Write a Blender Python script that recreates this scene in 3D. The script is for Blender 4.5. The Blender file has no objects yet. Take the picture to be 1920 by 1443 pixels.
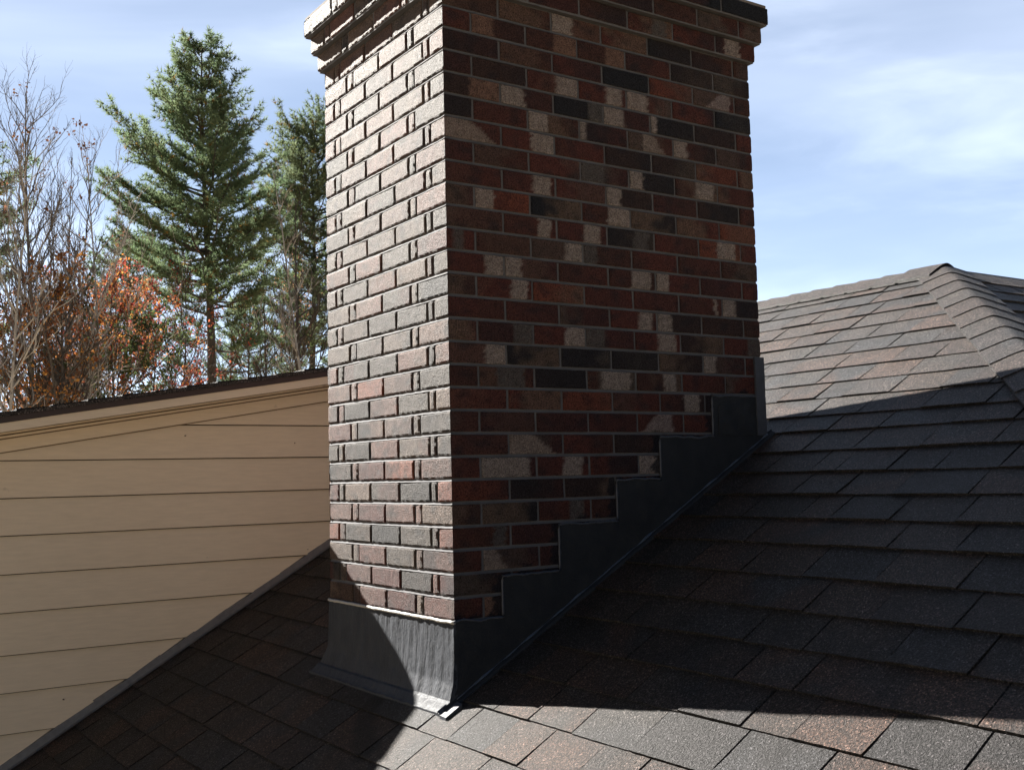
import bpy, math, random
from mathutils import Vector, Matrix, noise
sc = bpy.context.scene
COL = sc.collection

# ------------------------------------------------------------------ camera
CAM = Vector((-1.61746, -2.73225, 0.41476))
F = Vector((0.555894, 0.827006, 0.083924)); R2 = Vector((0.830851, -0.555928, -0.025130)); U2 = Vector((-0.025874, -0.083698, 0.996155))
cd = bpy.data.cameras.new("camera"); cam = bpy.data.objects.new("camera", cd); COL.objects.link(cam)
cam.matrix_world = Matrix(((R2.x, U2.x, -F.x, CAM.x), (R2.y, U2.y, -F.y, CAM.y), (R2.z, U2.z, -F.z, CAM.z), (0, 0, 0, 1)))
cd.sensor_fit = 'HORIZONTAL'; cd.sensor_width = 36.0; cd.lens = 36.0 * 2046.77 / 1920
cd.clip_start = 0.05; cd.clip_end = 3000
sc.camera = cam

# ------------------------------------------------------------------ sun and sky
LIGHT = Vector((0.185, -1.0, -0.590)).normalized()          # direction the sunlight travels
EL = math.asin(-LIGHT.z); AZ = math.atan2(-LIGHT.x, -LIGHT.y)
sd = bpy.data.lights.new("sun", 'SUN'); sun = bpy.data.objects.new("sun", sd); COL.objects.link(sun)
sun.rotation_euler = LIGHT.to_track_quat('-Z', 'Y').to_euler()
sd.energy = 5.0; sd.angle = math.radians(0.55); sd.color = (1.0, 0.95, 0.87)
w = bpy.data.worlds.new("World"); sc.world = w; w.use_nodes = True
nt = w.node_tree; nt.nodes.clear()
def N(t, kind, **kw):
    n = t.nodes.new(kind)
    for k, v in kw.items():
        if k.startswith('i_'): n.inputs[int(k[2:])].default_value = v
        else: setattr(n, k, v)
    return n
sky = N(nt, 'ShaderNodeTexSky', sky_type='NISHITA', sun_disc=False, sun_elevation=EL, sun_rotation=AZ, altitude=200.0, air_density=1.0, dust_density=0.25, ozone_density=1.6)
tc = N(nt, 'ShaderNodeTexCoord'); DIRV = tc.outputs['Generated']
mp = N(nt, 'ShaderNodeMapping'); mp.inputs['Location'].default_value = (3.1, 1.7, 0.4); mp.inputs['Rotation'].default_value = (0.30, 0.12, 0.75); mp.inputs['Scale'].default_value = (1.0, 2.2, 6.5)
nt.links.new(DIRV, mp.inputs['Vector'])
def wn(scale, detail, rough, dist):
    n = N(nt, 'ShaderNodeTexNoise'); n.inputs['Scale'].default_value = scale; n.inputs['Detail'].default_value = detail; n.inputs['Roughness'].default_value = rough; n.inputs['Distortion'].default_value = dist
    nt.links.new(mp.outputs[0], n.inputs['Vector']); return n.outputs['Fac']
def wramp(fac, stops):
    r = N(nt, 'ShaderNodeValToRGB'); e = r.color_ramp.elements; r.color_ramp.interpolation = 'EASE'
    while len(e) < len(stops): e.new(0.5)
    for k, (p, c) in enumerate(stops): e[k].position = p; e[k].color = (c, c, c, 1)
    nt.links.new(fac, r.inputs[0]); return r.outputs[0]
def wmath(op, a, b):
    m = N(nt, 'ShaderNodeMath', operation=op)
    for k, v in ((0, a), (1, b)):
        if isinstance(v, (int, float)): m.inputs[k].default_value = v
        else: nt.links.new(v, m.inputs[k])
    return m.outputs[0]
# thin cloud added around the view direction only, keeping sky fill from behind low
dp = N(nt, 'ShaderNodeVectorMath', operation='DOT_PRODUCT'); dp.inputs[1].default_value = Vector((0.62, 0.75, 0.22)).normalized()
nt.links.new(DIRV, dp.inputs[0])
view_side = wramp(dp.outputs['Value'], [(0.35, 0.0), (0.86, 1.0)])
sep = N(nt, 'ShaderNodeSeparateXYZ'); nt.links.new(DIRV, sep.inputs[0])
low = wramp(sep.outputs['Z'], [(0.0, 1.0), (0.42, 0.0)])
veil = wmath('MULTIPLY', view_side, wmath('ADD', 0.140, wmath('MULTIPLY', low, 0.15)))
cl = wramp(wn(2.1, 8, 0.5, 0.35), [(0.46, 0.0), (0.80, 1.0)])
cl2 = wramp(wn(0.9, 5, 0.55, 0.4), [(0.35, 0.0), (0.70, 1.0)])
cloud = wmath('MULTIPLY', view_side, wmath('ADD', wmath('MULTIPLY', cl, 0.11), wmath('MULTIPLY', cl2, 0.09)))
def wscale(fac, colr):
    m = N(nt, 'ShaderNodeVectorMath', operation='SCALE'); m.inputs[0].default_value = colr; nt.links.new(fac, m.inputs['Scale']); return m.outputs[0]
def wadd(a, b):
    m = N(nt, 'ShaderNodeVectorMath', operation='ADD'); nt.links.new(a, m.inputs[0]); nt.links.new(b, m.inputs[1]); return m.outputs[0]
bk_ = N(nt, 'ShaderNodeVectorMath', operation='SCALE'); bk_.inputs['Scale'].default_value = 0.12
nt.links.new(sky.outputs[0], bk_.inputs[0])
tot = wadd(wadd(bk_.outputs[0], wscale(veil, (4.3, 5.4, 7.7))), wscale(cloud, (6.3, 6.4, 6.6)))
bg = N(nt, 'ShaderNodeBackground'); bg.inputs['Strength'].default_value = 0.1
ow = N(nt, 'ShaderNodeOutputWorld')
nt.links.new(tot, bg.inputs[0]); nt.links.new(bg.outputs[0], ow.inputs[0])
sc.view_settings.view_transform = 'Standard'; sc.view_settings.look = 'None'; sc.view_settings.gamma = 1.0
sc.view_settings.exposure = 2.15

# ------------------------------------------------------------------ helpers
random.seed(11)
rnd = random.random
def U(a, b): return a + (b - a) * rnd()
def nz(x, y, z=0.0): return noise.noise(Vector((x, y, z)))
class MB:
    def __init__(s): s.v = []; s.f = []; s.c = []; s.m = []
    def vert(s, p, c=(1, 1, 1, 1)):
        s.v.append(tuple(p)); s.c.append(c); return len(s.v) - 1
    def face(s, idx, m=0): s.f.append(tuple(idx)); s.m.append(m)
    def quad(s, a, b, c, d, col=(1, 1, 1, 1), m=0):
        i = [s.vert(p, col) for p in (a, b, c, d)]; s.face(i, m)
    def box(s, x0, x1, y0, y1, z0, z1, col=(1, 1, 1, 1), m=0):
        p = [s.vert((x, y, z), col) for z in (z0, z1) for y in (y0, y1) for x in (x0, x1)]
        for q in ((0, 2, 3, 1), (4, 5, 7, 6), (0, 1, 5, 4), (2, 6, 7, 3), (0, 4, 6, 2), (1, 3, 7, 5)): s.face([p[k] for k in q], m)
    def tube(s, pts, rad, n=6, col=(1, 1, 1, 1), m=0, cap=True):
        rings = []; prev = None
        for k, p in enumerate(pts):
            a = pts[max(0, k - 1)]; b = pts[min(len(pts) - 1, k + 1)]
            d = (Vector(b) - Vector(a)); d = d.normalized() if d.length > 1e-9 else Vector((0, 0, 1))
            ref = Vector((0, 0, 1)) if abs(d.z) < 0.9 else Vector((1, 0, 0))
            x = d.cross(ref).normalized(); y = d.cross(x)
            rings.append([s.vert(Vector(p) + (x * math.cos(2 * math.pi * j / n) + y * math.sin(2 * math.pi * j / n)) * rad[k], col) for j in range(n)])
        for k in range(len(rings) - 1):
            for j in range(n): s.face((rings[k][j], rings[k][(j + 1) % n], rings[k + 1][(j + 1) % n], rings[k + 1][j]), m)
        if cap: s.face(rings[-1], m); s.face(rings[0][::-1], m)
    def prism(s, poly, axis_fn, a, b, col=(1, 1, 1, 1), m=0):
        """poly: list of 2D points; axis_fn(p, t) -> 3D; extruded from a to b"""
        A = [s.vert(axis_fn(p, a), col) for p in poly]; B = [s.vert(axis_fn(p, b), col) for p in poly]
        s.face(A, m); s.face(B[::-1], m); n = len(poly)
        for k in range(n): s.face((A[k], B[k], B[(k + 1) % n], A[(k + 1) % n]), m)
    def build(s, name, mats, parent=None, smooth=False):
        me = bpy.data.meshes.new(name); me.from_pydata(s.v, [], s.f)
        ca = me.color_attributes.new("col", 'FLOAT_COLOR', 'POINT')
        flat = []
        for c in s.c: flat.extend(c if len(c) == 4 else (c[0], c[1], c[2], 1.0))
        ca.data.foreach_set("color", flat)
        if not isinstance(mats, (list, tuple)): mats = [mats]
        for mm in mats: me.materials.append(mm)
        me.polygons.foreach_set("material_index", s.m)
        if smooth: me.polygons.foreach_set("use_smooth", [True] * len(s.f))
        me.update()
        o = bpy.data.objects.new(name, me); COL.objects.link(o)
        if parent: o.parent = parent
        return o
def tag(o, label=None, cat=None, group=None, kind=None):
    for k, v in (('label', label), ('category', cat), ('group', group), ('kind', kind)):
        if v: o[k] = v
    return o
def empty(name, loc=(0, 0, 0)):
    o = bpy.data.objects.new(name, None); o.location = loc; COL.objects.link(o); o.empty_display_size = 0.2; return o
def lerp(a, b, t): return a + (b - a) * t
def mixc(a, b, t): return tuple(lerp(a[k], b[k], t) for k in range(3)) + (1.0,)

# ------------------------------------------------------------------ materials
def mat(name):
    m = bpy.data.materials.new(name); m.use_nodes = True; t = m.node_tree; t.nodes.clear()
    out = N(t, 'ShaderNodeOutputMaterial'); p = N(t, 'ShaderNodeBsdfPrincipled'); t.links.new(p.outputs[0], out.inputs[0])
    return m, t, p, out
def objco(t, scale=(1, 1, 1)):
    g = N(t, 'ShaderNodeNewGeometry'); mpn = N(t, 'ShaderNodeMapping'); mpn.inputs['Scale'].default_value = scale
    t.links.new(g.outputs['Position'], mpn.inputs['Vector']); return mpn.outputs[0]
def tnoise(t, co, scale, detail=3, rough=0.5):
    n = N(t, 'ShaderNodeTexNoise'); n.inputs['Scale'].default_value = scale; n.inputs['Detail'].default_value = detail; n.inputs['Roughness'].default_value = rough
    t.links.new(co, n.inputs['Vector']); return n.outputs['Fac']
def ramp(t, fac, stops):
    r = N(t, 'ShaderNodeValToRGB'); e = r.color_ramp.elements
    while len(e) < len(stops): e.new(0.5)
    for k, (p, c) in enumerate(stops):
        e[k].position = p; e[k].color = (c, c, c, 1) if isinstance(c, (int, float)) else (*c, 1)
    t.links.new(fac, r.inputs[0]); return r.outputs[0]
def mixrgb(t, fac, a, b, mode='MIX'):
    m = N(t, 'ShaderNodeMix', data_type='RGBA', blend_type=mode)
    for s, v in ((0, fac), (6, a), (7, b)):
        if hasattr(v, 'links') or hasattr(v, 'is_output'): t.links.new(v, m.inputs[s])
        else: m.inputs[s].default_value = v if isinstance(v, (int, float)) else (*v, 1)[:4]
    return m.outputs[2]
def bump(t, p, h, strength, dist, prev=None):
    b = N(t, 'ShaderNodeBump'); b.inputs['Strength'].default_value = strength; b.inputs['Distance'].default_value = dist
    t.links.new(h, b.inputs['Height'])
    if prev: t.links.new(prev, b.inputs['Normal'])
    t.links.new(b.outputs[0], p.inputs['Normal']); return b.outputs[0]
def attr(t):
    a = N(t, 'ShaderNodeAttribute'); a.attribute_name = 'col'; return a.outputs['Color']

def brick_mat():
    m, t, p, o = mat("fired_brick"); co = objco(t); a = attr(t)
    f1 = tnoise(t, co, 210, 3, 0.75); f2 = tnoise(t, co, 38, 4, 0.6); f3 = tnoise(t, co, 420, 2, 0.6)
    c = mixrgb(t, 1.0, a, ramp(t, f1, [(0.36, 0.30), (0.46, 0.85), (0.66, 1.45)]), 'MULTIPLY')
    c = mixrgb(t, 1.0, c, ramp(t, f2, [(0.3, 0.8), (0.7, 1.2)]), 'MULTIPLY')
    t.links.new(c, p.inputs['Base Color'])
    t.links.new(ramp(t, f1, [(0.3, 0.78), (0.7, 0.60)]), p.inputs['Roughness']); p.inputs['Specular IOR Level'].default_value = 0.20
    n = bump(t, p, f1, 1.0, 0.0060); bump(t, p, f3, 0.8, 0.0022, n)
    return m
def mortar_mat(name="pale_mortar", c0=(0.095, 0.095, 0.105)):
    m, t, p, o = mat(name); co = objco(t); f1 = tnoise(t, co, 420, 3, 0.7); f2 = tnoise(t, co, 12, 3)
    c = mixrgb(t, 1.0, ramp(t, f2, [(0.3, tuple(x * 0.8 for x in c0)), (0.7, tuple(x * 1.15 for x in c0))]), ramp(t, f1, [(0.3, 0.75), (0.7, 1.15)]), 'MULTIPLY')
    t.links.new(c, p.inputs['Base Color']); p.inputs['Roughness'].default_value = 0.85
    bump(t, p, f1, 0.5, 0.0012); return m
def shingle_mat(dark=1.0):
    m, t, p, o = mat("asphalt_shingle"); co = objco(t); a = attr(t)
    f1 = tnoise(t, co, 190, 3, 0.8); f3 = tnoise(t, co, 9, 3)
    v = N(t, 'ShaderNodeTexVoronoi'); v.inputs['Scale'].default_value = 300; t.links.new(co, v.inputs['Vector'])
    sp = N(t, 'ShaderNodeSeparateColor'); t.links.new(v.outputs['Color'], sp.inputs[0])
    gran = ramp(t, sp.outputs[0], [(0.0, 0.3), (0.45, 0.75), (0.8, 1.4), (0.94, 2.3), (1.0, 4.5)])
    c = mixrgb(t, 1.0, a, gran, 'MULTIPLY')
    c = mixrgb(t, 1.0, c, ramp(t, f3, [(0.3, 0.82), (0.7, 1.18)]), 'MULTIPLY')
    c = mixrgb(t, 1.0, c, ramp(t, f1, [(0.38, 0.35), (0.62, 1.75)]), 'MULTIPLY')
    t.links.new(c, p.inputs['Base Color']); p.inputs['Roughness'].default_value = 0.58; p.inputs['Specular IOR Level'].default_value = 0.28
    n = bump(t, p, f1, 1.0, 0.011); bump(t, p, sp.outputs[1], 1.0, 0.004, n); return m
def tar_mat(name="black_flashing_paint", st=0.26, b1=0.8, k=2.0):
    m, t, p, o = mat(name); co = objco(t, (1, 1, st)); co2 = objco(t)
    f1 = tnoise(t, co, 60, 5, 0.7); f2 = tnoise(t, co2, 260, 3, 0.7); f3 = tnoise(t, co2, 14, 3)
    c = mixrgb(t, f3, (0.010 * k, 0.0125 * k, 0.018 * k), (0.030 * k, 0.034 * k, 0.042 * k)); c = mixrgb(t, ramp(t, f2, [(0.62, 0), (0.78, 0.55)]), c, (0.12, 0.12, 0.12))
    t.links.new(c, p.inputs['Base Color']); t.links.new(ramp(t, f2, [(0.3, 0.5), (0.7, 0.78)]), p.inputs['Roughness'])
    p.inputs['Specular IOR Level'].default_value = 0.26
    n = bump(t, p, f1, b1, 0.006); bump(t, p, f2, 0.4, 0.0016, n); return m
def simple(name, c, rough=0.6, var=0.15, sc_=20, spec=0.5, metal=0.0, bs=0.2, bd=0.001, fine=300):
    m, t, p, o = mat(name); co = objco(t); f = tnoise(t, co, sc_, 4); g = tnoise(t, co, fine, 2)
    cc = mixrgb(t, f, tuple(x * (1 - var) for x in c), tuple(x * (1 + var) for x in c)); t.links.new(cc, p.inputs['Base Color'])
    p.inputs['Roughness'].default_value = rough; p.inputs['Specular IOR Level'].default_value = spec; p.inputs['Metallic'].default_value = metal
    bump(t, p, g, bs, bd); return m
def siding_mat():
    m, t, p, o = mat("tan_painted_siding"); co = objco(t, (0.12, 1, 1)); co2 = objco(t)
    f = tnoise(t, co, 90, 4, 0.6); g = tnoise(t, co2, 2.2, 3); s = tnoise(t, co2, 16, 2)
    c = mixrgb(t, g, (0.72, 0.615, 0.475), (0.77, 0.665, 0.52))
    c = mixrgb(t, ramp(t, s, [(0.72, 0), (0.8, 0.35)]), c, (0.22, 0.17, 0.12))
    c = mixrgb(t, 1.0, c, ramp(t, f, [(0.3, 0.95), (0.7, 1.05)]), 'MULTIPLY')
    t.links.new(c, p.inputs['Base Color']); p.inputs['Roughness'].default_value = 0.55
    bump(t, p, f, 0.25, 0.0008); return m
def bark_mat(name, a, b, sc_=6, patch=None):
    m, t, p, o = mat(name); co = objco(t, (1, 1, 0.35)); f = tnoise(t, co, sc_ * 3, 4, 0.7); g = tnoise(t, co, sc_, 2)
    c = mixrgb(t, f, a, b)
    if patch: c = mixrgb(t, ramp(t, g, [(0.52, 0), (0.6, 1)]), c, patch)
    t.links.new(c, p.inputs['Base Color']); p.inputs['Roughness'].default_value = 0.85
    bump(t, p, f, 0.6, 0.02); return m
def leaf_mat(name, trans=0.45):
    m, t, p, o = mat(name); a = attr(t); co = objco(t); f = tnoise(t, co, 1.3, 2)
    c = mixrgb(t, 1.0, a, ramp(t, f, [(0.3, 0.65), (0.7, 1.3)]), 'MULTIPLY')
    t.links.new(c, p.inputs['Base Color']); p.inputs['Roughness'].default_value = 0.8; p.inputs['Specular IOR Level'].default_value = 0.15
    tr = N(t, 'ShaderNodeBsdfTranslucent'); t.links.new(c, tr.inputs[0])
    ms = N(t, 'ShaderNodeMixShader'); ms.inputs[0].default_value = trans
    t.links.new(p.outputs[0], ms.inputs[1]); t.links.new(tr.outputs[0], ms.inputs[2]); t.links.new(ms.outputs[0], o.inputs[0]); return m
M_BRICK = brick_mat(); M_MORT = mortar_mat(); M_CROWN = mortar_mat("crown_mortar", (0.17, 0.15, 0.14)); M_SH = shingle_mat(); M_TAR = tar_mat(); M_TAR2 = tar_mat('smooth_black_flashing', 1.0, 0.35, 0.85)
M_SID = siding_mat()
M_RAKE = simple("dark_brown_edge", (0.035, 0.02, 0.018), 0.5, 0.3, 30)
M_LEAD = simple("grey_lead", (0.045, 0.052, 0.07), 0.6, 0.35, 60, bs=0.4, bd=0.002, fine=120)
M_ZINC = simple("dull_grey_metal", (0.17, 0.17, 0.18), 0.45, 0.3, 45, metal=0.3, bs=0.3, bd=0.001, fine=90)
M_DECK = simple("roof_underlay", (0.012, 0.012, 0.013), 0.9)
M_SEAL = simple("grey_sealant", (0.05, 0.058, 0.08), 0.5, 0.4, 80, bs=0.6, bd=0.003, fine=160)
M_FOOT = simple("blue_grey_glint", (0.06, 0.08, 0.12), 0.4, 0.5, 60, bs=0.6, bd=0.003, fine=160)
M_SPATTER = simple("dried_mortar_bead", (0.42, 0.41, 0.39), 0.6, 0.2, 60, bs=0.6, bd=0.003, fine=160)
M_NAIL = simple("rusty_nail", (0.06, 0.035, 0.025), 0.7)

# ------------------------------------------------------------------ chimney
h = 0.2032 / 3; WR = 1.295; WL = 0.847
house = empty("house", (0.0, 0.0, -5.6))
tag(house, "tan sided house with brown shingled roof, large brick chimney and low shed dormer", "house")
HP = house
class Off:  # children are given in world coordinates, the parent stands at z -5.6
    pass
def attach(o, parent):
    o.parent = parent
    if parent is house: o.matrix_parent_inverse = Matrix.Translation((0, 0, 5.6))
    return o

RED = (0.105, 0.035, 0.030); ORG = (0.24, 0.078, 0.046); BRN = (0.060, 0.033, 0.029); BLK = (0.018, 0.020, 0.027); GRY = (0.105, 0.088, 0.078)
PNK = (0.17, 0.085, 0.068); TAN = (0.165, 0.115, 0.09); BUF = (0.50, 0.45, 0.41)
PALE = [(3, 0.092, 0.189, 'o'), (3, 0.211, 0.291, 'p'), (5, 0.009, 0.18, 't'), (2, 0.417, 0.492, 'p'), (4, 0.309, 0.383, 'p'), (5, 0.315, 0.395, 'p'), (4, 0.513, 0.535, 'p'), (6, 0.512, 0.604, 'g'), (3, 0.546, 0.595, 'g'), (0, 0.627, 0.698, 'o'), (2, 0.622, 0.69, 'p'), (2, 0.718, 0.803, 'p'), (1, 1.08, 1.194, 's'), (3, 0.617, 0.695, 'p'), (3, 0.818, 0.842, 'p'), (4, 0.775, 0.873, 't'), (4, 0.914, 0.976, 'p'), (7, 0.318, 0.386, 'p'), (8, 0.108, 0.166, 'p'), (9, 0.334, 0.382, 'p'), (9, 0.512, 0.578, 'p'), (10, 0.021, 0.058, 'g'), (10, 0.435, 0.491, 'p'), (10, 0.508, 0.562, 'g'), (11, 0.133, 0.189, 'p'), (11, 0.21, 0.266, 'p'), (6, 0.71, 0.769, 'p'), (7, 0.606, 0.671, 'p'), (6, 1.011, 1.096, 'p'), (8, 0.612, 0.693, 'p'), (9, 0.722, 0.785, 'g'), (9, 1.1, 1.189, 'p'), (11, 0.704, 0.788, 'p'), (11, 0.807, 0.869, 'p'), (12, 0.224, 0.285, 'p'), (14, 0.23, 0.287, 'g'), (14, 0.425, 0.491, 'p'), (14, 0.517, 0.586, 'g'), (15, 0.126, 0.191, 'p'), (16, 0.166, 0.265, 'g'), (12, 1.114, 1.179, 'p'), (12, 1.078, 1.093, 'p'), (13, 0.733, 0.791, 'p'), (13, 0.81, 0.876, 'p'), (14, 0.813, 0.892, 'p'), (15, 1.011, 1.075, 'p'), (14, 1.237, 1.297, 'g'), (16, 0.565, 0.685, 'p'), (16, 0.833, 0.886, 'p'), (19, 0.212, 0.382, 't'), (20, 0.111, 0.276, 'p'), (20, 0.403, 0.478, 'p'), (17, 0.918, 0.987, 'p'), (18, 0.72, 0.864, 's'), (20, 0.702, 0.796, 'p'), (22, 0.424, 0.478, 'g'), (23, 0.141, 0.184, 'g'), (24, 0.106, 0.188, 't'), (26, 0.111, 0.16, 'o'), (-1, 0.409, 0.491, 'p'), (0, 0.415, 0.499, 'o'), (-2, 0.82, 0.884, 'g'), (-2, 1.163, 1.239, 'p'), (0, 0.102, 0.183, 'o')]
DARK = [(1, 0.74), (0, 1.01), (2, 1.21), (3, 0.48), (8, 0.4), (8, 0.81), (6, 0.89), (9, 0.66), (12, 0.39), (15, 0.3), (16, 0.39), (15, 0.48), (15, 0.69), (21, 0.3), (22, 0.19), (-1, 0.84), (1, 0.05), (4, 0.05), (3, 0.95), (7, 1.2)]
REDS = [(1, 0.9), (2, 1.0), (5, 1.17), (8, 1.21), (9, 1.05), (13, 0.17), (15, 0.07), (17, 0.1), (17, 0.31), (21, 0.08), (18, 0.1), (17, 0.49), (12, 0.4), (11, 0.95), (8, 0.25), (10, 0.3)]
# left face colours by (row, index from the near corner)
LEFTC = {(16, 3): ORG, (20, 2): ORG, (20, 3): RED, (21, 6): RED, (21, 0): ORG, (23, 0): mixc(ORG, BLK, .3), (23, 6): ORG, (21, 3): GRY, (21, 2): mixc(GRY, BLK, .5), (21, 4): TAN,
         (23, 4): mixc(GRY, BLK, .4), (23, 3): mixc(GRY, BLK, .6), (23, 2): GRY, (22, 2): PNK, (22, 3): RED, (22, 5): PNK, (24, 2): GRY, (24, 3): mixc(PNK, RED, .4), (24, 0): mixc(PNK, BLK, .2), (25, 3): RED, (25, 2): mixc(GRY, BLK, .5), (25, 0): RED, (25, 4): mixc(PNK, BLK, .3),
         (26, 0): mixc(RED, PNK, .4), (26, 2): RED, (26, 3): mixc(RED, PNK, .3), (19, 0): mixc(GRY, BLK, .3), (19, 4): mixc(GRY, BLK, .4), (19, 3): PNK, (20, 5): mixc(BLK, GRY, .2), (20, 0): PNK, (17, 4): mixc(BLK, GRY, .5), (17, 3): PNK, (17, 2): GRY, (15, 0): PNK, (15, 2): PNK,
         (13, 2): mixc(GRY, BLK, .3), (12, 0): mixc(GRY, BLK, .3), (14, 2): mixc(GRY, BLK, .4), (10, 0): RED, (10, 3): PNK, (9, 0): GRY, (6, 3): mixc(GRY, BLK, .3), (11, 3): PNK, (4, 4): PNK, (5, 3): PNK}
STEP = [(-0.006, 0.166, 0.003), (0.166, 0.378, 0.122), (0.378, 0.611, 0.263), (0.611, 0.801, 0.394), (0.801, 1.045, 0.531), (1.045, 1.300, 0.674)]
STAINED = []
def brick_colour(r, c, side):
    if side == 'L':
        if (r, c) in LEFTC: return LEFTC[(r, c)]
        return random.choice([GRY, PNK, TAN, mixc(GRY, PNK, .5), mixc(GRY, BLK, .25), mixc(PNK, TAN, .5), mixc(GRY, TAN, .5)])
    return random.choice([RED, RED, mixc(RED, BRN, .5), mixc(RED, BRN, .7), mixc(RED, BLK, .4), mixc(BRN, BLK, .4), mixc(BRN, RED, .3), mixc(RED, BRN, .25)])
def add_brick(mb, P, a0, a1, z0, z1, depth, col, nu=10, nv=6, corner0=False, corner1=False, pale=(), seed=0.0, uneven=1.0):
    """P(a, d, z) -> world point; a runs along the face, d is how far in front of the wall plane"""
    col = tuple(col[:3]); c2 = random.choice([BRN, GRY, BLK, RED, TAN]); t2 = U(0.15, 0.75); e2 = U(0.15, 0.85); mseed = U(0, 90); sgn = random.choice((-1, 1))
    ta = U(-0.0008, 0.0008) * uneven; tz = U(-0.0007, 0.0007) * uneven; off = U(-0.0006, 0.0010) * uneven
    sag0 = U(-0.0012, 0.0012) * uneven; sag1 = U(-0.0012, 0.0012) * uneven
    grid = []
    for j in range(nv + 1):
        row = []
        v = j / nv
        for i in range(nu + 1):
            u = i / nu
            # tighter spacing at the borders for the rounded arris
            uu = 0.5 - 0.5 * math.cos(math.pi * u) if nu > 6 else u
            vv = 0.5 - 0.5 * math.cos(math.pi * v)
            a = lerp(a0, a1, lerp(u, uu, 0.35)); z = lerp(z0, z1, lerp(v, vv, 0.5)) + lerp(sag0, sag1, u)
            eb = 0.0
            if (i == 0 and not corner0) or (i == nu and not corner1): eb += 0.0016
            if j in (0, nv): eb += 0.0016
            d = off + ta * (2 * u - 1) + tz * (2 * v - 1) - eb + uneven * (0.0009 * nz(a * 55 + seed, z * 55, seed) + 0.0006 * nz(a * 150, z * 150 + seed, seed))
            aa = a; zz = z
            if i in (0, nu) and not ((i == 0 and corner0) or (i == nu and corner1)): aa += uneven * 0.0011 * nz(seed, z * 120, a * 9)
            if j in (0, nv): zz += uneven * 0.0010 * nz(a * 90, seed, j)
            c = mixc(col, c2, t2 * max(0.0, min(1.0, (u * sgn - e2 * sgn) * 2.6 + 0.5 + 0.9 * nz(a * 26 + mseed, z * 30))))
            c = mixc(c, BLK, 0.55 * max(0.0, min(1.0, 1.8 * nz(a * 20 + mseed, z * 34, 3) - 0.1)))
            for (p0, p1, k) in pale:
                wob = 0.010 * nz(z * 60, p0 * 31, 2.0) + 0.006 * nz(z * 190, p0 * 31, 5.0)
                lo, hi = p0 + wob, p1 + wob
                if abs(p0 - a0) < 0.014: lo = a0 - 0.01
                if abs(p1 - a1) < 0.014: hi = a1 + 0.01
                if k == 't': hi = lerp(p0 + 0.45 * (p1 - p0), p1, 1 - v) + wob      # tapers towards the top right
                if k == 's': lo = lerp(p0, p0 + 0.6 * (p1 - p0), v) + wob
                soft = 0.003 + 0.007 * (math.sin(p0 * 971) * 0.5 + 0.5) ** 2; s = min(1.0, max(0.0, (a - lo) / soft + 0.5)) * min(1.0, max(0.0, (hi - a) / soft + 0.5)) * (0.9 + 0.35 * nz(a * 80, z * 80))
                if s > 0:
                    pc = {'p': (0.31, 0.265, 0.25), 't': (0.27, 0.22, 0.20), 's': (0.27, 0.22, 0.22), 'g': (0.105, 0.095, 0.095), 'o': (0.20, 0.12, 0.095)}[k]
                    c = mixc(c, pc, s)
            if P in STAINED:                      # black coating smeared over the bricks beside the steps
                zt_ = max((s3 for s1, s2, s3 in STEP if s1 - 0.03 + 0.02 * nz(zz * 40, 5) <= aa <= s2), default=-9)
                c = mixc(c, (0.010, 0.013, 0.022), 0.85 * max(0.0, min(1.0, (zt_ + 0.016 + 0.028 * nz(aa * 22, zz * 22, 4) + 0.012 * nz(aa * 90, zz * 90, 4) - zz) / 0.008)))
            row.append(mb.vert(P(aa, d, zz), c))
        grid.append(row)
    for j in range(nv):
        for i in range(nu): mb.face((grid[j][i], grid[j][i + 1], grid[j + 1][i + 1], grid[j + 1][i]))
    def strip(idx, pts):
        back = [mb.vert(P(a, -depth, z), (*col, 1)) for a, z in pts]
        for k in range(len(idx) - 1): mb.face((idx[k], idx[k + 1], back[k + 1], back[k]))
    A = lambda i: lerp(a0, a1, i / nu); Z = lambda j: lerp(z0, z1, j / nv)
    strip(grid[0], [(A(i), z0) for i in range(nu + 1)]); strip(grid[nv], [(A(i), z1) for i in range(nu + 1)])
    if not corner0: strip([grid[j][0] for j in range(nv + 1)], [(a0, Z(j)) for j in range(nv + 1)])
    if not corner1: strip([grid[j][nu] for j in range(nv + 1)], [(a1, Z(j)) for j in range(nv + 1)])
PL = lambda e: (lambda a, d, z: (-e - d, a, z))                 # left (front) face, plane X = -e, a = Y
PR = lambda e: (lambda a, d, z: (a, -e - d, z))                 # right face, plane Y = -e, a = X
PB = lambda e: (lambda a, d, z: (WR + e + d, a, z))             # far faces
PK = lambda e: (lambda a, d, z: (a, WL + e + d, z))
LE = {0: [0, 0.182, 0.225, 0.420, 0.616, 0.664, 0.847], 1: [0, 0.084, 0.123, 0.322, 0.523, 0.720, 0.767, 0.847]}
jt = 0.0048                                                     # half a joint
def cuts(par, e, full):
    if full == 'L':
        c = LE[par][:]; c[0] = -e; c[-1] = WL + e; return c
    c = [-e]; x = 0.1016 if par == 0 else 0.2032
    while x < WR - 0.03: c.append(x); x += 0.2032
    c.append(WR + e); return c
body = MB(); cor = MB()
EOFF = {-2: 0.018, -3: 0.037, -4: 0.056}
corner_col = {}
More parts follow.
